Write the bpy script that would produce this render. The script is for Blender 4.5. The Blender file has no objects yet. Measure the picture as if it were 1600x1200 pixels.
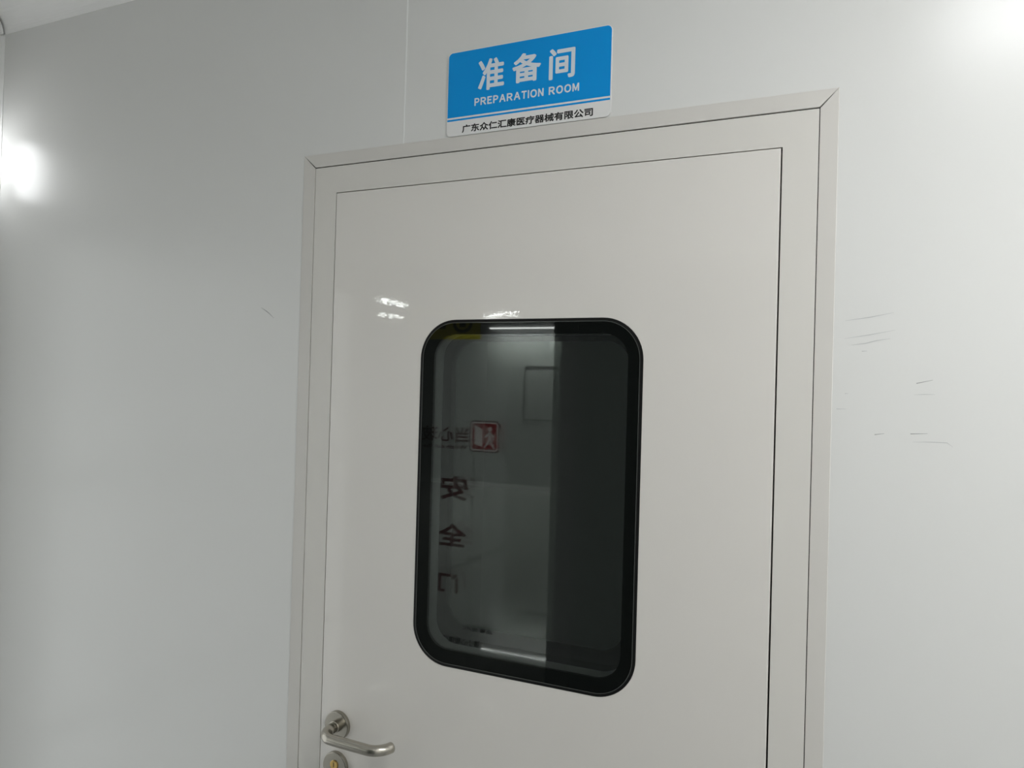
import bpy, bmesh, math
from mathutils import Vector, Matrix

S = bpy.context.scene
COL = S.collection

# ------------------------------------------------------------------ camera
cam_d = bpy.data.cameras.new('camera')
cam = bpy.data.objects.new('camera', cam_d)
COL.objects.link(cam)
cam_d.sensor_fit = 'HORIZONTAL'
cam_d.sensor_width = 36.0
cam_d.lens = 27.0
cam_d.clip_start = 0.02
CAM = Vector((1.00124516, -1.17880969, 1.63682291))
YAW, PITCH, ROLL = map(math.radians, (24.79293901, 0.46919989, 1.59088601))
f0 = Vector((-math.sin(YAW), math.cos(YAW), 0)); r0 = Vector((math.cos(YAW), math.sin(YAW), 0)); u0 = Vector((0, 0, 1))
f1 = f0 * math.cos(PITCH) + u0 * math.sin(PITCH); u1 = u0 * math.cos(PITCH) - f0 * math.sin(PITCH)
r2 = r0 * math.cos(ROLL) + u1 * math.sin(ROLL); u2 = u1 * math.cos(ROLL) - r0 * math.sin(ROLL)
M = Matrix((r2, u2, -f1)).transposed().to_4x4()
M.translation = CAM
cam.matrix_world = M
S.camera = cam

# ------------------------------------------------------------------ world, exposure
w = bpy.data.worlds.new('world'); S.world = w; w.use_nodes = True
w.node_tree.nodes['Background'].inputs[0].default_value = (0.02, 0.02, 0.02, 1)
w.node_tree.nodes['Background'].inputs[1].default_value = 0.2
S.view_settings.view_transform = 'Standard'
S.view_settings.look = 'None'
S.view_settings.exposure = 0.0
S.view_settings.gamma = 1.0
S.view_settings.use_curve_mapping = False
try:
    S.cycles.max_bounces = 10
    S.cycles.use_adaptive_sampling = False
    S.cycles.diffuse_bounces = 5
    S.cycles.glossy_bounces = 6
    S.cycles.transparent_max_bounces = 16
    S.cycles.sample_clamp_indirect = 6.0
except Exception:
    pass

# strengths of the lamps' diffusers (used in the lamp builders below)
L_CEIL = 46.0
L_CORNER = 9.0  # lamp added for the bright spot in the left corner
L_HALL = 37.0
L_FILL = 0.92              # glow of the added fill window

# ------------------------------------------------------------------ materials
def mat(name, col, rough=0.5, metal=0.0, spec=0.5, bump=None, var=0.0, coat=0.0, coat_rough=0.05, emit=None, ior=1.5, noise_scale=6.0):
    m = bpy.data.materials.new(name); m.use_nodes = True
    nt = m.node_tree; b = nt.nodes['Principled BSDF']
    b.inputs['Base Color'].default_value = (*col, 1)
    b.inputs['Roughness'].default_value = rough
    b.inputs['Metallic'].default_value = metal
    b.inputs['Specular IOR Level'].default_value = spec
    b.inputs['IOR'].default_value = ior
    b.inputs['Coat Weight'].default_value = coat
    b.inputs['Coat Roughness'].default_value = coat_rough
    tc = nt.nodes.new('ShaderNodeTexCoord')
    if var:
        n = nt.nodes.new('ShaderNodeTexNoise'); n.inputs['Scale'].default_value = noise_scale; n.inputs['Detail'].default_value = 3
        mx = nt.nodes.new('ShaderNodeMix'); mx.data_type = 'RGBA'
        mx.inputs['A'].default_value = (*[c * (1 - var) for c in col], 1)
        mx.inputs['B'].default_value = (*[min(1, c * (1 + var)) for c in col], 1)
        nt.links.new(tc.outputs['Object'], n.inputs['Vector'])
        nt.links.new(n.outputs['Fac'], mx.inputs['Factor'])
        nt.links.new(mx.outputs['Result'], b.inputs['Base Color'])
    if bump:
        sc, st, dist = bump
        n = nt.nodes.new('ShaderNodeTexNoise'); n.inputs['Scale'].default_value = sc; n.inputs['Detail'].default_value = 2
        bp = nt.nodes.new('ShaderNodeBump'); bp.inputs['Strength'].default_value = st; bp.inputs['Distance'].default_value = dist
        nt.links.new(tc.outputs['Object'], n.inputs['Vector'])
        nt.links.new(n.outputs['Fac'], bp.inputs['Height'])
        if coat:
            nt.links.new(bp.outputs['Normal'], b.inputs['Coat Normal'])
        else:
            nt.links.new(bp.outputs['Normal'], b.inputs['Normal'])
    if emit:
        b.inputs['Emission Color'].default_value = (*emit[0], 1)
        b.inputs['Emission Strength'].default_value = emit[1]
    return m

def glass_mat(name, tint, f0):
    m = bpy.data.materials.new(name); m.use_nodes = True
    nt = m.node_tree; nt.nodes.remove(nt.nodes['Principled BSDF'])
    out = nt.nodes['Material Output']
    t = nt.nodes.new('ShaderNodeBsdfTransparent'); t.inputs['Color'].default_value = (*tint, 1)
    g = nt.nodes.new('ShaderNodeBsdfGlossy'); g.inputs['Roughness'].default_value = 0.0
    # Schlick reflectance, the same from either side of the sheet
    def mth(op, a, b=None):
        n = nt.nodes.new('ShaderNodeMath'); n.operation = op
        for k, v in enumerate((a, b)):
            if v is None: continue
            if isinstance(v, (int, float)): n.inputs[k].default_value = v
            else: nt.links.new(v, n.inputs[k])
        return n.outputs[0]
    geo = nt.nodes.new('ShaderNodeNewGeometry')
    dot = nt.nodes.new('ShaderNodeVectorMath'); dot.operation = 'DOT_PRODUCT'
    nt.links.new(geo.outputs['Normal'], dot.inputs[0]); nt.links.new(geo.outputs['Incoming'], dot.inputs[1])
    sch = mth('POWER', mth('SUBTRACT', 1.0, mth('ABSOLUTE', dot.outputs['Value'])), 5.0)
    refl = mth('ADD', mth('MULTIPLY', sch, 1.0 - f0), f0)
    mx = nt.nodes.new('ShaderNodeMixShader')
    nt.links.new(refl, mx.inputs[0]); nt.links.new(t.outputs[0], mx.inputs[1]); nt.links.new(g.outputs[0], mx.inputs[2])
    nt.links.new(mx.outputs[0], out.inputs[0])
    return m

def brushed(name, col, rough):
    return mat(name, col, rough, metal=1.0, var=0.04, noise_scale=60)

WALL = mat('wall_panel_steel', (0.735, 0.737, 0.72), 0.27, var=0.012, noise_scale=3)
LEFTW = mat('wall_panel_steel_left', (0.82, 0.82, 0.80), 0.35)
CEILM = mat('ceiling_panel', (0.85, 0.85, 0.84), 0.4)
COVE = mat('cove_profile', (0.93, 0.93, 0.92), 0.35)
JOINT = mat('joint_sealant', (0.86, 0.87, 0.86), 0.4)
DOORM = mat('door_steel', (0.75, 0.725, 0.685), 0.42, coat=0.7, coat_rough=0.0, bump=(140, 1.0, 0.00003), var=0.01, noise_scale=4)
FRAMEM = mat('door_frame_steel', (0.70, 0.68, 0.64), 0.42, var=0.01)
CASEM = mat('door_casing_aluminium', (0.66, 0.64, 0.605), 0.40)
GAPM = mat('gap_dark', (0.02, 0.02, 0.02), 0.8)
BLACKG = mat('black_glass_border', (0.004, 0.005, 0.0045), 0.02, ior=1.36)
GASKET = mat('black_gasket', (0.004, 0.004, 0.004), 0.45, spec=0.3)
GEDGE = mat('glass_polished_edge', (0.10, 0.105, 0.10), 0.15)
PANE = glass_mat('tinted_pane', (0.84, 0.865, 0.85), 0.12)
PANE2 = glass_mat('inner_pane', (0.88, 0.90, 0.89), 0.12)
CLEAR = glass_mat('clear_pane', (0.97, 0.985, 0.975), 0.03)
SPACER = mat('spacer_grey', (0.10, 0.105, 0.10), 0.3)
STEEL = brushed('brushed_steel', (0.50, 0.475, 0.42), 0.26)
ROSE = mat('steel_plate_darkened', (0.36, 0.34, 0.295), 0.26, metal=1.0, var=0.04, noise_scale=60)  # steel darkened: reflection of dark surroundings put into the colour
BRASS = mat('brass', (0.62, 0.43, 0.16), 0.3, metal=1.0, bump=(220, 0.4, 0.0008))
PLATE = mat('sign_white', (0.80, 0.80, 0.79), 0.45)
BLUE = mat('sign_blue', (0.002, 0.30, 0.76), 0.5, spec=0.2)
SIGNW = mat('sign_lettering_white', (0.72, 0.78, 0.84), 0.5)
INK = mat('black_ink', (0.006, 0.006, 0.006), 0.5)
SCUFF = mat('scuff_grey', (0.50, 0.51, 0.505), 0.5)
SCUFF2 = mat('scuff_dark', (0.34, 0.345, 0.34), 0.5)
RED = mat('sticker_red', (0.22, 0.010, 0.012), 0.5)
DRED = mat('sticker_dark_red', (0.055, 0.005, 0.006), 0.5)
PINK = mat('sticker_white', (0.62, 0.60, 0.58), 0.5)
YEL = mat('sticker_yellow', (0.55, 0.50, 0.03), 0.5)
ALU = mat('anodised_aluminium', (0.13, 0.135, 0.133), 0.45, metal=0.3)
DARKP = mat('dark_grey_laminate', (0.095, 0.106, 0.10), 0.5)
HALLW = mat('hall_wall', (0.64, 0.65, 0.645), 0.4)
HATCH = mat('hatch_frame_grey', (0.36, 0.37, 0.365), 0.4)
HALLF = mat('hall_epoxy_floor', (0.63, 0.645, 0.62), 0.03, bump=(4.0, 0.05, 0.004))
FLOORM = mat('vinyl_floor', (0.32, 0.325, 0.32), 0.3, var=0.03)
ROOMW = mat('dark_room_wall', (0.55, 0.57, 0.56), 0.5)
HOUS = mat('lamp_housing', (0.8, 0.8, 0.8), 0.4)
DIFF = mat('lamp_diffuser', (0.9, 0.9, 0.9), 0.4, emit=((0.985, 0.995, 1.0), L_CEIL))
WFRAME = mat('fill_window_white', (0.78, 0.78, 0.77), 0.4)
FROST = mat('fill_window_pane', (0.35, 0.36, 0.36), 0.5, emit=((0.97, 1.0, 1.0), L_FILL))  # pane of the added window, glows to brighten the left side
DIFFC = mat('added_corner_diffuser', (0.9, 0.9, 0.9), 0.4, emit=((0.97, 0.985, 1.0), L_CORNER))  # glow of the lamp added by the left corner
DIFFH = mat('hall_lamp_diffuser', (0.9, 0.9, 0.9), 0.4, emit=((0.98, 1.0, 0.98), L_HALL))

# ------------------------------------------------------------------ helpers
def link(name, bm, m, parent=None, smooth=False):
    bmesh.ops.recalc_face_normals(bm, faces=bm.faces)
    me = bpy.data.meshes.new(name); bm.to_mesh(me); bm.free()
    for p in me.polygons: p.use_smooth = smooth
    me.materials.append(m)
    o = bpy.data.objects.new(name, me); COL.objects.link(o)
    if parent: o.parent = parent
    return o

def box(bm, x0, x1, y0, y1, z0, z1, bev=0.0):
    t = bmesh.new() if bev else bm
    r = bmesh.ops.create_cube(t, size=1.0)
    bmesh.ops.scale(t, vec=(x1 - x0, y1 - y0, z1 - z0), verts=r['verts'])
    bmesh.ops.translate(t, vec=((x0 + x1) / 2, (y0 + y1) / 2, (z0 + z1) / 2), verts=r['verts'])
    if bev:
        bmesh.ops.bevel(t, geom=t.edges[:], offset=bev, segments=2, affect='EDGES', profile=0.5)
        me = bpy.data.meshes.new('t'); t.to_mesh(me); t.free(); bm.from_mesh(me); bpy.data.meshes.remove(me)
    return bm

def prism(bm, pts, y0, y1, bev=0.0):
    """outline pts [(x,z)] in the wall plane, extruded from y0 (front) to y1 (back)"""
    t = bmesh.new()
    a = [t.verts.new((x, y0, z)) for x, z in pts]
    b = [t.verts.new((x, y1, z)) for x, z in pts]
    fr = t.faces.new(a); t.faces.new(b[::-1])
    n = len(pts)
    for i in range(n):
        t.faces.new((a[i], b[i], b[(i + 1) % n], a[(i + 1) % n]))
    if bev:
        bmesh.ops.bevel(t, geom=list(fr.edges), offset=bev, segments=2, affect='EDGES', profile=0.5)
    me = bpy.data.meshes.new('t'); t.to_mesh(me); t.free(); bm.from_mesh(me); bpy.data.meshes.remove(me)
    return bm

def rrect(x0, x1, z0, z1, r, n=14, corners=(1, 1, 1, 1)):
    """rounded rectangle outline; corners flags: TR, TL, BL, BR"""
    out = []
    for k, (cx, cz, a0) in enumerate(((x1 - r, z1 - r, 0), (x0 + r, z1 - r, 90), (x0 + r, z0 + r, 180), (x1 - r, z0 + r, 270))):
        if corners[k]:
            for i in range(n + 1):
                a = math.radians(a0 + 90 * i / n); out.append((cx + r * math.cos(a), cz + r * math.sin(a)))
        else:
            out.append(((x1, z1), (x0, z1), (x0, z0), (x1, z0))[k])
    return out

def ring(bm, outer, inner, y0, y1):
    n = len(outer)
    V = [[bm.verts.new((x, y, z)) for x, z in pts] for pts, y in ((outer, y0), (inner, y0), (outer, y1), (inner, y1))]
    for i in range(n):
        j = (i + 1) % n
        bm.faces.new((V[0][i], V[0][j], V[1][j], V[1][i]))
        bm.faces.new((V[2][i], V[3][i], V[3][j], V[2][j]))
        bm.faces.new((V[0][i], V[2][i], V[2][j], V[0][j]))
        bm.faces.new((V[1][i], V[1][j], V[3][j], V[3][i]))
    return bm

def disc_y(bm, cx, cz, r, y0, y1, bev=0.0, n=64):
    """lathe round the y axis: a disc from y1 (back) to y0 (front) with a chamfered rim"""
    prof = [(0, y0), (r - bev, y0), (r - bev * 0.3, y0 + bev * 0.3), (r, y0 + bev), (r, y1), (0, y1)] if bev else [(0, y0), (r, y0), (r, y1), (0, y1)]
    rows = []
    for rr, y in prof:
        if rr == 0:
            rows.append([bm.verts.new((cx, y, cz))])
        else:
            rows.append([bm.verts.new((cx + rr * math.cos(2 * math.pi * k / n), y, cz + rr * math.sin(2 * math.pi * k / n))) for k in range(n)])
    for a, b in zip(rows, rows[1:]):
        for k in range(n):
            q = (k + 1) % n
            if len(a) == 1: bm.faces.new((a[0], b[k], b[q]))
            elif len(b) == 1: bm.faces.new((a[k], b[0], a[q]))
            else: bm.faces.new((a[k], b[k], b[q], a[q]))
    return bm

def tube(bm, pts, rad, n=28, cap_bev=0.0):
    pts = [Vector(p) for p in pts]
    rads = [rad] * len(pts)
    if cap_bev:
        d = (pts[-1] - pts[-2]).normalized()
        pts = pts[:-1] + [pts[-1] - d * cap_bev, pts[-1] - d * cap_bev * 0.3, pts[-1]]
        rads = rads[:-1] + [rad, rad - cap_bev * 0.3, rad - cap_bev]
    up = Vector((0, 0, 1)); rows = []
    for i, p in enumerate(pts):
        t = (pts[min(i + 1, len(pts) - 1)] - pts[max(i - 1, 0)]).normalized()
        s = t.cross(up).normalized(); v = s.cross(t).normalized()
        rows.append([bm.verts.new(p + (s * math.cos(2 * math.pi * k / n) + v * math.sin(2 * math.pi * k / n)) * rads[i]) for k in range(n)])
    for a, b in zip(rows, rows[1:]):
        for k in range(n):
            q = (k + 1) % n; bm.faces.new((a[k], a[q], b[q], b[k]))
    bm.faces.new(rows[0][::-1]); bm.faces.new(rows[-1])
    return bm

def glyphs(bm, body, x0, x1, z0, z1, y, bold=0.0, flip=False):
    """writing fitted into the box x0..x1, z0..z1 on the plane y (flip: for a wall facing the other way); bold thickens the strokes by that many metres each way"""
    cu = bpy.data.curves.new('writing', 'FONT'); cu.body = body; cu.resolution_u = 3
    o = bpy.data.objects.new('writing', cu); COL.objects.link(o)
    dg = bpy.context.evaluated_depsgraph_get(); dg.update()
    me = bpy.data.meshes.new_from_object(o.evaluated_get(dg))
    bpy.data.objects.remove(o); bpy.data.curves.remove(cu)
    xs = [v.co.x for v in me.vertices]; ys = [v.co.y for v in me.vertices]
    ax, bx, ay, by = min(xs), max(xs), min(ys), max(ys)
    x0 += bold; x1 -= bold; z0 += bold; z1 -= bold
    sh = [(0, 0)] + ([(bold * math.cos(math.pi * k / 4), bold * math.sin(math.pi * k / 4)) for k in range(8)] if bold else [])
    src = [v.co.copy() for v in me.vertices]
    for k, (dx, dz) in enumerate(sh):
        for v, c in zip(me.vertices, src):
            u = (c.x - ax) / (bx - ax); h = (c.y - ay) / (by - ay)
            v.co = Vector(((x1 - u * (x1 - x0) if flip else x0 + u * (x1 - x0)) + dx, y - (-1 if flip else 1) * k * 0.000008, z0 + h * (z1 - z0) + dz))
        bm.from_mesh(me)
    bpy.data.meshes.remove(me)
    return bm

INKW = dict(P=.56, R=.64, E=.53, A=.70, T=.56, I=.14, O=.71, N=.57, M=.67)
def capitals(bm, body, x0, x1, z0, z1, y, bold):
    """bold sans capitals, letter by letter"""
    gap, space = 0.115, 0.30
    tot = sum(INKW.get(c, space) for c in body) + gap * (len(body) - 1)
    k = (x1 - x0) / tot; x = x0
    for c in body:
        wd = INKW.get(c, space) * k
        if c == 'I':
            box(bm, x, x + wd, y - 0.00005, y, z0, z1)
        elif c != ' ':
            glyphs(bm, chr(ord(c) + 0xFEE0), x, x + wd, z0 - (0.0002 if c == 'O' else 0), z1 + (0.0002 if c == 'O' else 0), y, bold)
        x += wd + gap * k
    return bm

def stroke(bm, pts, wd, y):
    """a tapered mark lying on the plane y"""
    n = len(pts); L = []; R_ = []
    for i, (x, z) in enumerate(pts):
        a = Vector(pts[max(i - 1, 0)]); b = Vector(pts[min(i + 1, n - 1)])
        t = (b - a).normalized(); nn = Vector((-t.y, t.x))
        k = 0.25 if i in (0, n - 1) else 1.0
        if n == 2: k = (1.0, 0.35)[i]
        p = Vector((x, z))
        q = p + nn * wd * k / 2; s = p - nn * wd * k / 2
        L.append(bm.verts.new((q.x, y, q.y))); R_.append(bm.verts.new((s.x, y, s.y)))
    for i in range(n - 1):
        bm.faces.new((L[i], L[i + 1], R_[i + 1], R_[i]))
    return bm

def tag(o, label, cat=None, kind=None, group=None):
    o['label'] = label
    if cat: o['category'] = cat
    if kind: o['kind'] = kind
    if group: o['group'] = group
    return o

def empty(name, loc=(0, 0, 0)):
    o = bpy.data.objects.new(name, None); COL.objects.link(o); o.location = loc; o.empty_display_size = 0.1
    return o

def B(*a, bev=0.0): return box(bmesh.new(), *a, bev=bev)

# ------------------------------------------------------------------ sizes
XL, XR = -0.998, 2.6          # side walls of the lobby
CZ = 2.532                    # ceiling
YB = -1.6                     # wall behind the camera
OL, IL, LL, LR, IR, OR = 0.0, 0.0282, 0.0798, 0.8798, 0.9310, 0.9568
OT, IT, LT = 2.08, 2.0536, 2.0017
WT = 0.05                     # panel thickness

# ------------------------------------------------------------------ setting: lobby
bm = bmesh.new()
box(bm, XL - WT, OL + 0.006, 0, WT, 0, CZ)
box(bm, OR - 0.006, XR + WT, 0, WT, 0, CZ)
box(bm, OL + 0.006, OR - 0.006, 0, WT, OT - 0.006, CZ)
wall_back = tag(link('wall_back', bm, WALL), 'pale grey steel panel wall holding the door', 'wall', 'structure')
link('panel_joint', B(0.2250, 0.2279, -0.0004, 0.0006, OT + 0.0005, 2.4815), JOINT, wall_back)['label'] = 'thin white vertical joint above the door'
marks = [
    ([(0.9719, 1.748), (1.0024, 1.7522), (1.033, 1.7585)], 0.0011, 0),
    ([(0.9715, 1.7227), (1.0029, 1.7278), (1.0354, 1.7342)], 0.0010, 0),
    ([(0.9804, 1.7136), (0.9975, 1.7157), (1.0125, 1.7199), (1.0292, 1.7225)], 0.0010, 0),
    ([(0.9939, 1.7049), (1.0006, 1.7053)], 0.0012, 0),
    ([(1.0624, 1.6614), (1.0819, 1.6663)], 0.0013, 1),
    ([(1.06, 1.6459), (1.0725, 1.6467), (1.0849, 1.647)], 0.0009, 0),
    ([(1.0125, 1.5893), (1.0245, 1.5914)], 0.0012, 1),
    ([(1.0566, 1.5925), (1.0772, 1.5939)], 0.0012, 1),
    ([(1.0595, 1.5815), (1.08, 1.5825), (1.1003, 1.5827), (1.1074, 1.5771)], 0.0009, 0),
    ([(0.9732, 1.6452), (0.9784, 1.6454)], 0.0009, 0),
    ([(0.963, 1.6232), (0.9756, 1.6236)], 0.0009, 0),
    ([(-0.0993, 1.7881), (-0.0858, 1.7808), (-0.0791, 1.7768), (-0.0656, 1.7665)], 0.0017, 1),
]
for pts, wd, dk in marks:
    link('scuff_mark', stroke(bmesh.new(), pts, wd, -0.00025), SCUFF2 if dk else SCUFF, wall_back)

tag(link('wall_left', B(XL - WT, XL, YB, -0.0005, 0, CZ), LEFTW), 'pale grey side wall at the left corner', 'wall', 'structure')
tag(link('wall_right', B(XR, XR + WT, YB, -0.0005, 0, CZ), LEFTW), 'pale grey side wall on the right', 'wall', 'structure')
tag(link('ceiling', B(XL - WT, XR + WT, YB - WT, WT, CZ, CZ + WT), CEILM), 'white panel ceiling above the door wall', 'ceiling', 'structure')
tag(link('floor', B(XL - WT, XR + WT, YB - WT, WT, -0.05, 0), FLOORM), 'grey vinyl floor in front of the door', 'floor', 'structure')

def cove(axis, rad=0.05, lip=0.0012):
    """concave quarter profile; returns list of (a,b) with corner at 0,0 and legs along +a,+b"""
    pts = [(0, 0), (rad + 0.004, 0), (rad + 0.004, lip), (rad, lip)]
    for i in range(1, 13):
        a = math.radians(270 - 90 * i / 12)
        pts.append((rad + (rad - lip) * math.cos(a) + 0, rad + (rad - lip) * math.sin(a)))
    pts += [(lip, rad + 0.004), (0, rad + 0.004)]
    return pts

def extrude_profile(pts3a, pts3b):
    bm = bmesh.new()
    a = [bm.verts.new(p) for p in pts3a]; b = [bm.verts.new(p) for p in pts3b]
    n = len(a)
    bm.faces.new(a); bm.faces.new(b[::-1])
    for i in range(n):
        bm.faces.new((a[i], b[i], b[(i + 1) % n], a[(i + 1) % n]))
    return bm
pr = cove('x')
RC = 0.048
# ceiling cove on the door wall: a = out from the wall (-y), b = down from the ceiling
o = link('trim_1', extrude_profile([(XL + RC, -a, CZ - b) for a, b in pr], [(XR - 0.001, -a, CZ - b) for a, b in pr]), COVE)
tag(o, 'rounded white cove strip between door wall and ceiling', 'cove trim', 'structure')
o = link('trim_2', extrude_profile([(XL + a, -b, 0.001) for a, b in pr], [(XL + a, -b, CZ - RC) for a, b in pr]), COVE)
tag(o, 'rounded white cove strip upright in the left corner', 'cove trim', 'structure')
o = link('trim_3', extrude_profile([(XL + a, -RC, CZ - b) for a, b in pr], [(XL + a, YB + 0.001, CZ - b) for a, b in pr]), COVE)
tag(o, 'rounded white cove strip along the top of the left wall', 'cove trim', 'structure')
# three-way corner piece: concave ball octant joining the three coves
bm = bmesh.new(); R3 = 0.049; N = 8; g = {}
for i in range(N + 1):
    for j in range(N + 1):
        th = math.radians(90 * i / N); ph = math.radians(90 * j / N)
        g[i, j] = bm.verts.new((XL + 0.054 - R3 * math.sin(th) * math.cos(ph), -0.054 + R3 * math.sin(th) * math.sin(ph), CZ - 0.054 + R3 * math.cos(th)))
for i in range(N):
    for j in range(N):
        bm.faces.new((g[i, j], g[i + 1, j], g[i + 1, j + 1], g[i, j + 1]))
bmesh.ops.remove_doubles(bm, verts=bm.verts, dist=1e-5)
tag(link('trim_4', bm, COVE, smooth=True), 'rounded corner piece where three cove strips meet', 'cove trim', 'structure')

# ------------------------------------------------------------------ the door
door = tag(empty('door_1', (0.48, 0, 0)), 'pale grey steel door with a black edged window and steel lever handle', 'door', 'structure')
def dlink(name, bm, m, parent=None, smooth=False):
    bmesh.ops.translate(bm, vec=(-0.48, 0, 0), verts=bm.verts)
    return link(name, bm, m, parent or door, smooth)
YC, YF, YL = -0.0016, -0.0010, -0.0016       # faces of casing, frame, leaf
g_ = 0.0004
prism_b = lambda pts, y0, y1, bev: prism(bmesh.new(), pts, y0, y1, bev)
dlink('casing', prism_b([(OL + g_, OT), (OR - 0.0001, OT), (IR - 0.0001, IT + 0.0018), (IL + g_, IT + 0.0018)], YC, 0.006, 0.0005), CASEM)['label'] = 'casing strip across the top'
dlink('casing', prism_b([(OL, 0.001), (IL - 0.0012, 0.001), (IL - 0.0012, IT), (OL, OT - g_)], YC, 0.006, 0.0005), CASEM)['label'] = 'casing strip on the handle side'
dlink('casing', prism_b([(IR + 0.0012, 0.001), (OR, 0.001), (OR, OT - 0.0001), (IR + 0.0012, IT)], YC, 0.006, 0.0005), CASEM)['label'] = 'casing strip on the hinge side'
# frame: one welded U
fr = bmesh.new()
prism(fr, [(IL, 0.001), (LL - 0.0016, 0.001), (LL - 0.0016, LT + 0.0020), (LR + 0.0030, LT + 0.0020), (LR + 0.0030, 0.001), (IR, 0.001), (IR, IT), (IL, IT)], YF, 0.048, 0.0007)
frame = dlink('door_frame', fr, FRAMEM)
gk = bmesh.new()
box(gk, LL - 0.004, LL + 0.006, 0.012, 0.03, 0.001, LT + 0.006); box(gk, LR - 0.006, LR + 0.006, 0.012, 0.03, 0.001, LT + 0.006); box(gk, LL - 0.004, LR + 0.006, 0.012, 0.03, LT - 0.006, LT + 0.006)
box(gk, IL - 0.002, IL + 0.002, 0.002, 0.03, 0.001, IT + 0.002); box(gk, IR - 0.002, IR + 0.002, 0.002, 0.03, 0.001, IT + 0.002); box(gk, IL - 0.002, IR + 0.002, 0.002, 0.03, IT - 0.002, IT + 0.002)
dlink('gasket', gk, GAPM, frame)['label'] = 'black rubber seal in the gaps round the door'

# leaf with a rounded opening for the window
wx0, wx1, wz0, wz1, wr = 0.2767, 0.6830, 1.1520, 1.7576, 0.068
def leaf_mesh():
    bm = bmesh.new(); n = 14
    x0, x1, z0, z1 = LL, LR, 0.010, LT
    b = 0.0009
    op = rrect(wx0, wx1, wz0, wz1, wr, n)
    def layer(pts, y): return [bm.verts.new((x, y, z)) for x, z in pts]
    q = n + 1
    def face_ring(op_v, cor):   # corners TR TL BL BR fan to the arcs
        for k in range(4):
            arc = op_v[k * q:(k + 1) * q]
            bm.faces.new([cor[k]] + arc)
            bm.faces.new([cor[k], arc[-1], op_v[((k + 1) % 4) * q], cor[(k + 1) % 4]])
    cf = layer([(x1 - b, z1 - b), (x0 + b, z1 - b), (x0 + b, z0 + b), (x1 - b, z0 + b)], YL)
    cm = layer([(x1, z1), (x0, z1), (x0, z0), (x1, z0)], YL + b)
    cb = layer([(x1, z1), (x0, z1), (x0, z0), (x1, z0)], 0.0115)
    of = layer(op, YL); ob = layer(op, 0.046)
    c2 = layer([(x1 - 0.008, z1 - 0.008), (x0 + 0.008, z1 - 0.008), (x0 + 0.008, z0), (x1 - 0.008, z0)], 0.0115)
    c3 = layer([(x1 - 0.008, z1 - 0.008), (x0 + 0.008, z1 - 0.008), (x0 + 0.008, z0), (x1 - 0.008, z0)], 0.046)
    face_ring(of, cf); face_ring(ob, c3)
    for A, Bb in ((cf, cm), (cm, cb), (cb, c2), (c2, c3)):
        for k in range(4):
            j = (k + 1) % 4; bm.faces.new((A[k], A[j], Bb[j], Bb[k]))
    m = len(of)
    for k in range(m):
        j = (k + 1) % m; bm.faces.new((of[k], of[j], ob[j], ob[k]))
    return bm
leaf = dlink('door_leaf', leaf_mesh(), DOORM)

# window in the leaf
N_ = 14
o1 = rrect(wx0 + 0.0004, wx1 - 0.0004, wz0 + 0.0004, wz1 - 0.0004, wr, N_)
o2 = rrect(wx0 + 0.0050, wx1 - 0.0050, wz0 + 0.0050, wz1 - 0.0050, wr - 0.005, N_)
o3 = rrect(wx0 + 0.0059, wx1 - 0.0059, wz0 + 0.0059, wz1 - 0.0059, wr - 0.0059, N_)
cx0, cx1, cz0, cz1 = 0.3048, 0.6586, 1.1818, 1.7322
o4 = rrect(cx0, cx1, cz0, cz1, 0.042, N_)
win = dlink('window_border', ring(bmesh.new(), o3, o4, -0.0024, 0.0036), BLACKG)
win['label'] = 'black printed glass border of the door window'
dlink('window_gasket', ring(bmesh.new(), o1, o2, -0.0022, 0.046), GASKET, win)
dlink('glass_edge', ring(bmesh.new(), o2, o3, -0.0026, 0.0036), GEDGE, win)['label'] = 'pale polished rim of the glass'
dlink('window_pane', prism(bmesh.new(), rrect(cx0, cx1, cz0, cz1, 0.042, N_), -0.0024, 0.0036), PANE, win)['label'] = 'tinted outer glass pane'
i1 = rrect(cx0 - 0.006, cx1 + 0.006, cz0 - 0.006, cz1 + 0.006, 0.048, N_)
dlink('spacer', ring(bmesh.new(), i1, rrect(cx0 - 0.0005, cx1 + 0.0005, cz0 - 0.0005, cz1 + 0.0005, 0.0425, N_), 0.0040, 0.0330), SPACER, win)['label'] = 'grey spacer between the two panes'
ipx0, ipx1, ipz0, ipz1 = cx0 + 0.0225, cx1 - 0.006, cz0 + 0.032, cz1 - 0.010
dlink('inner_border', ring(bmesh.new(), i1, rrect(ipx0, ipx1, ipz0, ipz1, 0.042, N_), 0.0335, 0.0395), BLACKG, win)['label'] = 'black border on the inner pane'
dlink('inner_pane', prism(bmesh.new(), rrect(ipx0, ipx1, ipz0, ipz1, 0.042, N_), 0.0335, 0.0395), PANE2, win)

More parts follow.
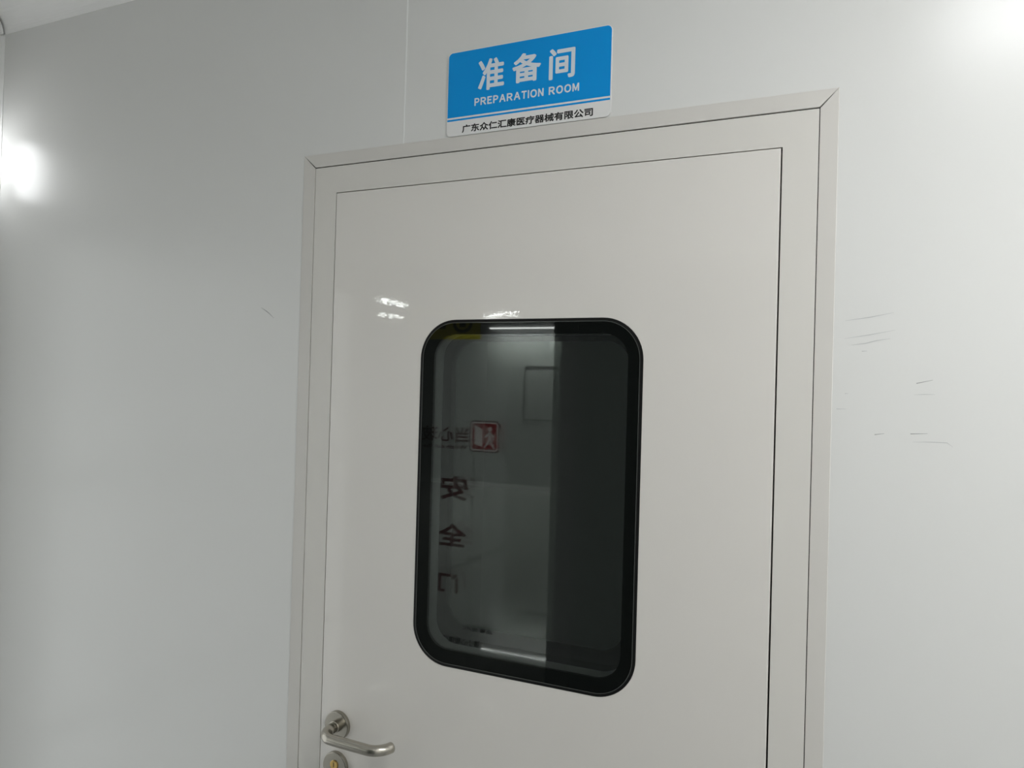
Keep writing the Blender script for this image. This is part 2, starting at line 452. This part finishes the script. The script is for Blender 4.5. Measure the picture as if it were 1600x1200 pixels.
# lever handle
hx, hz = 0.1210, 1.0050
YO = -0.051
path = [(hx, -0.0085, hz), (hx, -0.030, hz)]
br = 0.019
for i in range(0, 11):
    a = math.radians(90 * i / 10)
    path.append((hx + br - br * math.cos(a), YO + br - br * math.sin(a), hz - 0.0045 * i / 10))
xe = 0.2205; er = 0.036
for i in range(1, 7):
    path.append((hx + br + (xe - hx - br) * i / 6, YO, hz - 0.0045 - 0.001 * i / 6))
for i in range(1, 13):
    a = math.radians(78 * i / 12)
    path.append((xe + er * math.sin(a) * 0.9, YO + er * (1 - math.cos(a)), hz - 0.0055))
lev = dlink('lever_handle', tube(bmesh.new(), path, 0.0095, cap_bev=0.0012), STEEL, smooth=True)
lev['label'] = 'brushed steel lever with a returned end'
for p in lev.data.polygons:
    if len(p.vertices) > 4: p.use_smooth = False
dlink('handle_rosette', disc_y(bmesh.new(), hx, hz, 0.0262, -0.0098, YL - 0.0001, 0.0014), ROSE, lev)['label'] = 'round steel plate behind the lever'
dlink('handle_collar', disc_y(bmesh.new(), hx, hz, 0.0112, -0.0175, -0.0099, 0.001, 40), STEEL, lev)
lz = hz - 0.0755
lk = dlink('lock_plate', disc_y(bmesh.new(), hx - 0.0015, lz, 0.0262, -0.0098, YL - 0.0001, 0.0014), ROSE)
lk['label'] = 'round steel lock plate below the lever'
cy = bmesh.new()
disc_y(cy, hx - 0.0015, lz + 0.0035, 0.0085, -0.0118, -0.0099, 0.0008, 40)
box(cy, hx - 0.0065, hx + 0.0035, -0.0117, -0.0099, lz - 0.018, lz + 0.001, bev=0.0008)
kc = dlink('lock_cylinder', cy, BRASS, lk); kc['label'] = 'brass key cylinder'
dlink('keyhole', B(hx - 0.0022, hx - 0.0008, -0.0121, -0.01185, lz + 0.000, lz + 0.008), INK, lk)

# ------------------------------------------------------------------ the sign
sign = tag(empty('door_sign', (0.4678, 0, 2.0808)), 'blue and white preparation room sign on the wall above the door', 'sign')
def slink(name, bm, m):
    bmesh.ops.translate(bm, vec=(-0.4678, 0, -2.0808), verts=bm.verts)
    return link(name, bm, m, sign)
sx0, sx1, sz0, sz1 = 0.3170, 0.6186, 2.0808, 2.2292
slink('sign_plate', prism(bmesh.new(), rrect(sx0, sx1, sz0, sz1, 0.009), -0.0030, -0.0002, 0.0005), PLATE)
slink('blue_panel', prism(bmesh.new(), rrect(sx0 + 0.0012, sx1 - 0.0012, 2.1137, sz1 - 0.0012, 0.008, corners=(1, 1, 0, 0)), -0.0033, -0.0029), BLUE)['label'] = 'sky blue upper field'
slink('blue_line', B(sx0 + 0.0012, sx1 - 0.0012, -0.0033, -0.0029, 2.1073, 2.1104), BLUE)['label'] = 'thin blue line'
bm = bmesh.new()
for ch, a, b, c, d in (('准', 0.3775, 0.4275, 2.1535, 2.2080), ('备', 0.4425, 0.4955, 2.1570, 2.2065), ('间', 0.5100, 0.5560, 2.1535, 2.2050)):
    glyphs(bm, ch, a, b, c, d, -0.0034, bold=0.0014)
slink('heading_lettering', bm, SIGNW)['label'] = 'large white characters'
slink('english_lettering', capitals(bmesh.new(), 'PREPARATION ROOM', 0.3715, 0.5642, 2.1290, 2.1424, -0.0034, 0.0006), SIGNW)['label'] = 'white capital letters'
slink('company_lettering', glyphs(bmesh.new(), '广东众仁汇康医疗器械有限公司', 0.3480, 0.5890, 2.0846, 2.0988, -0.0031, bold=0.0005), INK)['label'] = 'small black characters along the bottom'

# ------------------------------------------------------------------ wall behind the camera with a glass escape door (seen in the door window)
gx0, gx1, gtop = -0.965, -0.104, 2.10
bm = bmesh.new()
box(bm, XL - WT, gx0 - 0.03, YB - WT, YB, 0, CZ)
box(bm, gx0 - 0.03, gx1 + 0.10, YB - WT, YB, gtop + 0.06, CZ)
box(bm, gx1 + 0.10, XR + WT, YB - WT, YB, 0, CZ)
tag(link('wall_front', bm, LEFTW), 'pale grey wall behind the camera facing the door', 'wall', 'structure')
d2 = tag(empty('door_2', (-0.53, YB, 0)), 'glass escape door with red warning stickers, mirrored in the door window', 'door', 'structure')
def elink(name, bm, m, parent=None):
    bmesh.ops.translate(bm, vec=(0.53, -YB, 0), verts=bm.verts)
    return link(name, bm, m, parent or d2)
fm = bmesh.new()
box(fm, gx0 - 0.028, gx0, YB - 0.045, YB + 0.004, 0.001, gtop + 0.058)
box(fm, gx1, gx1 + 0.098, YB - 0.045, YB + 0.004, 0.001, gtop + 0.058)
box(fm, gx0, gx1, YB - 0.045, YB + 0.004, gtop, gtop + 0.058)
box(fm, gx0, gx1, YB - 0.045, YB + 0.004, 0.001, 0.08)
elink('aluminium_frame', fm, ALU)
gp = elink('glass_pane', B(gx0, gx1, YB - 0.024, YB - 0.018, 0.08, gtop), CLEAR)
YS = YB - 0.0176
GF = lambda body, x0, x1, z0, z1, bold=0.0004: glyphs(bmesh.new(), body, x0, x1, z0, z1, YS, bold=bold, flip=True)
# red walking-man sticker
sq = bmesh.new(); prism(sq, rrect(-0.474, -0.339, 1.381, 1.509, 0.016), YS, YS - 0.0003)
st = elink('warning_sticker', sq, DRED, gp); 
def fl(name, pts, m, dy):
    b = bmesh.new(); prism(b, pts, YS + dy, YS + dy - 0.0002); return b
bm = bmesh.new(); ring(bm, rrect(-0.469, -0.344, 1.386, 1.504, 0.014), rrect(-0.463, -0.350, 1.392, 1.498, 0.010), YS + 0.0004, YS + 0.0001)
elink('sticker_outline', bm, PINK, gp)
bm = bmesh.new(); prism(bm, rrect(-0.4628, -0.3502, 1.3922, 1.4978, 0.010), YS + 0.0004, YS + 0.0001)
elink('sticker_field', bm, RED, gp)
bm = bmesh.new()
prism(bm, [(-0.452, 1.490), (-0.415, 1.474), (-0.415, 1.402), (-0.452, 1.414)], YS + 0.0007, YS + 0.0005)     # open door leaf
hd = [(-0.3825 + 0.0085 * math.cos(2 * math.pi * k / 16), 1.4755 + 0.0095 * math.sin(2 * math.pi * k / 16)) for k in range(16)]
prism(bm, hd, YS + 0.0007, YS + 0.0005)
for pl in ([(-0.388, 1.465), (-0.376, 1.464), (-0.372, 1.432), (-0.389, 1.432)],
           [(-0.388, 1.464), (-0.408, 1.444), (-0.404, 1.439), (-0.384, 1.452)],
           [(-0.377, 1.464), (-0.362, 1.446), (-0.366, 1.426), (-0.371, 1.427), (-0.369, 1.444), (-0.379, 1.452)],
           [(-0.389, 1.434), (-0.379, 1.433), (-0.389, 1.416), (-0.404, 1.398), (-0.410, 1.402), (-0.396, 1.420)],
           [(-0.382, 1.433), (-0.372, 1.433), (-0.370, 1.418), (-0.358, 1.398), (-0.365, 1.396), (-0.378, 1.414)]):
    prism(bm, pl, YS + 0.0007, YS + 0.0005)
elink('sticker_pictogram', bm, PINK, gp)
bm = GF('当心玻璃', -0.775, -0.480, 1.416, 1.479, 0.0012)
elink('sticker_lettering', bm, DRED, gp)
elink('sticker_lettering', GF('Watch out the glass', -0.765, -0.486, 1.383, 1.404, 0.0006), DRED, gp)
bm = bmesh.new()
glyphs(bm, '安', -0.606, -0.477, 1.175, 1.276, YS, bold=0.003, flip=True)
glyphs(bm, '全', -0.610, -0.478, 0.984, 1.078, YS, bold=0.003, flip=True)
glyphs(bm, '门', -0.604, -0.510, 0.792, 0.872, YS, bold=0.003, flip=True)
elink('door_lettering', bm, DRED, gp)
elink('notice_lettering', GF('温馨提示:', -0.480, -0.343, 0.650, 0.676, 0.0006), INK, gp)
elink('notice_lettering', GF('请小心玻璃门', -0.573, -0.401, 0.589, 0.614, 0.0006), INK, gp)
bm = bmesh.new(); prism(bm, [(-0.775, 1.842), (-0.437, 1.842), (-0.437, 1.975), (-0.775, 1.975)], YS, YS - 0.0003)
elink('yellow_sticker', bm, YEL, gp)
bm = bmesh.new(); ring(bm, rrect(-0.565, -0.475, 1.868, 1.958, 0.040), rrect(-0.552, -0.488, 1.881, 1.945, 0.030), YS + 0.0004, YS + 0.0001)
box(bm, -0.535, -0.505, YS + 0.0001, YS + 0.0004, 1.892, 1.935)
box(bm, -0.745, -0.600, YS + 0.0001, YS + 0.0004, 1.885, 1.940)
elink('sticker_emblem', bm, INK, gp)

d3 = tag(empty('added_dark_door', (0.46, YB, 0)), 'dark grey door added behind the camera to darken the window reflection', 'door', 'structure')  # added so that the door window mirrors something dark on its right
def flink(name, bm, m):
    bmesh.ops.translate(bm, vec=(-0.46, -YB, 0), verts=bm.verts); return link(name, bm, m, d3)
flink('door_panel', B(-0.0055, 0.9255, YB + 0.0002, YB + 0.006, 0.005, 2.12, bev=0.002), DARKP)
lv = bmesh.new(); tube(lv, [(0.86, YB + 0.006, 1.0), (0.86, YB + 0.05, 1.0)], 0.009); tube(lv, [(0.865, YB + 0.05, 1.0), (0.74, YB + 0.05, 1.0)], 0.009)
flink('door_handle', lv, STEEL)

# ------------------------------------------------------------------ hall beyond the glass door
HX0, HX1, HY, HZ = -8.0, 2.6, -10.45, 2.68
tag(link('floor_hall', B(HX0, HX1, HY, YB - WT - 0.001, -0.05, 0), HALLF), 'glossy grey epoxy floor of the hall behind the glass door', 'floor', 'structure')
tag(link('ceiling_hall', B(HX0, HX1, HY, YB - WT - 0.001, HZ, HZ + 0.05), CEILM), 'white ceiling of the hall behind the glass door', 'ceiling', 'structure')
tag(link('wall_hall_far', B(HX0, HX1, HY - 0.05, HY, -0.05, HZ + 0.05), HALLW), 'far grey wall of the hall', 'wall', 'structure')
tag(link('wall_hall_left', B(HX0 - 0.05, HX0, HY - 0.05, YB - WT, -0.05, HZ + 0.05), HALLW), 'left wall of the hall', 'wall', 'structure')
tag(link('wall_hall_right', B(HX1, HX1 + 0.05, HY - 0.05, YB - WT, -0.05, HZ + 0.05), HALLW), 'right wall of the hall', 'wall', 'structure')
bm = bmesh.new(); box(bm, HX0, XL - WT - 0.001, YB - WT, YB - 0.001, -0.05, HZ + 0.05)
tag(link('wall_hall_near', bm, HALLW), 'near wall of the hall beside the lobby', 'wall', 'structure')
tag(link('baseboard_hall', B(HX0, HX1, HY, HY + 0.03, 0.0, 0.07), COVE), 'white base strip along the far hall wall', 'baseboard', 'structure')
bm = bmesh.new(); ring(bm, rrect(-4.15, -2.9, 1.15, 2.05, 0.03), rrect(-4.13, -2.92, 1.17, 2.03, 0.02), HY, HY + 0.012)
tag(link('window_1', bm, HATCH), 'grey framed hatch on the far hall wall', 'window', 'structure')

def batten(name, x0, x1, y0, y1, z, label, dm, width=0.10, group=None):
    """ceiling batten lamp between two points, its diffuser's underside at z"""
    c = Vector(((x0 + x1) / 2, (y0 + y1) / 2, z)); L = math.hypot(x1 - x0, y1 - y0)
    r = empty(name, c); r.rotation_euler = (0, 0, math.atan2(y1 - y0, x1 - x0)); tag(r, label, 'ceiling light', group=group)
    link('housing', B(-L / 2 - 0.02, L / 2 + 0.02, -width / 2 - 0.01, width / 2 + 0.01, 0.018, 0.030, bev=0.002), HOUS, r)
    bm = bmesh.new(); n = 10
    prof = [(width / 2 * math.cos(math.pi * (1 + k / n)), 0.0178 + 0.018 * math.sin(math.pi * (1 + k / n))) for k in range(n + 1)]
    a = [bm.verts.new((-L / 2, y, zz)) for y, zz in prof]; b = [bm.verts.new((L / 2, y, zz)) for y, zz in prof]
    bm.faces.new(a[::-1]); bm.faces.new(b)
    for k in range(n): bm.faces.new((a[k], a[k + 1], b[k + 1], b[k]))
    bm.faces.new((a[n], a[0], b[0], b[n]))
    link('diffuser', bm, dm, r, smooth=False)
    return r
# hall lamps hang just below the hall ceiling
for k, (x0, x1, y0, y1, lab) in enumerate((
        (-4.711, -3.40, -10.28, -10.28, 'ceiling lamp nearest the far wall of the hall'),
        (-4.229, -4.221, -6.32, -6.93, 'short ceiling lamp in the middle of the hall'),
        (-5.30, -5.18, -7.91, -8.30, 'short ceiling lamp left of the middle of the hall'),
        (-3.85, -3.23, -8.45, -8.025, 'slanting ceiling lamp before the far lamp of the hall'),
        (-5.6, -4.4, -3.6, -3.6, 'fill lamp added in the hall nearest the glass door'),  # this lamp and the next are added to fill the hall with light
        (-0.6, 0.6, -7.0, -7.0, 'fill lamp added on the right side of the hall'))):
    batten('ceiling_light', x0, x1, y0, y1, HZ - 0.032, lab, DIFFH, 0.09, 'hall ceiling lamps')

# lobby lamp
batten('ceiling_light', 1.17, 2.37, -0.84, -0.84, CZ - 0.032, 'white ceiling lamp to the right of the door', DIFF, 0.11)

# glowing window added on the left wall, out of view, as fill light
w2 = tag(empty('fill_window', (XL, -0.88, 1.02)), 'frosted glowing window added on the left wall as fill light', 'window', 'structure')
def wp(name, bm, m): return link(name, bm, m, w2)
bm = bmesh.new()
box(bm, 0.0005, 0.018, -0.64, 0.74, 1.00, 1.04); box(bm, 0.0005, 0.018, -0.64, 0.74, -1.04, -1.00)
box(bm, 0.0005, 0.018, -0.64, -0.60, -1.00, 1.00); box(bm, 0.0005, 0.018, 0.70, 0.74, -1.00, 1.00)
for yb in (-0.18, 0.28): box(bm, 0.0085, 0.016, yb - 0.014, yb + 0.014, -1.00, 1.00)
for zb in (-0.34, 0.34): box(bm, 0.0085, 0.0155, -0.60, 0.70, zb - 0.014, zb + 0.014)
wp('fill_window_frame', bm, WFRAME)
wp('window_pane', B(0.0005, 0.008, -0.60, 0.70, -1.00, 1.00), FROST)  # added glowing pane, fill light for the left side

# small lamp added out of view to make the bright spot in the corner
wl = tag(empty('added_corner_lamp', (XL, -0.088, 2.165)), 'small white lamp added on the left wall for the bright corner spot', 'added lamp')
bm = bmesh.new(); box(bm, 0.0005, 0.020, -0.042, 0.0345, -0.080, 0.080, bev=0.004); link('lamp_base', bm, HOUS, wl)
bm = bmesh.new(); bmesh.ops.create_uvsphere(bm, u_segments=32, v_segments=20, radius=1.0)
bmesh.ops.bisect_plane(bm, geom=bm.verts[:] + bm.edges[:] + bm.faces[:], plane_co=(0, 0, 0), plane_no=(-1, 0, 0), clear_outer=True)
bmesh.ops.scale(bm, vec=(0.030, 0.036, 0.076), verts=bm.verts); bmesh.ops.translate(bm, vec=(0.0205, -0.002, 0), verts=bm.verts)
link('lamp_diffuser', bm, DIFFC, wl)

# ------------------------------------------------------------------ unlit room behind the door
bm = bmesh.new()
box(bm, -1.0, 2.0, 2.8, 2.85, 0, 2.5); box(bm, -1.05, -1.0, WT + 0.001, 2.85, 0, 2.5); box(bm, 2.0, 2.05, WT + 0.001, 2.85, 0, 2.5)
tag(link('wall_inner', bm, ROOMW), 'dim walls of the room behind the door', 'wall', 'structure')
tag(link('floor_inner', B(-1.05, 2.05, WT + 0.001, 2.85, -0.05, 0), FLOORM), 'dim floor of the room behind the door', 'floor', 'structure')
tag(link('ceiling_inner', B(-1.05, 2.05, WT + 0.001, 2.85, 2.5, 2.55), CEILM), 'dim ceiling of the room behind the door', 'ceiling', 'structure')
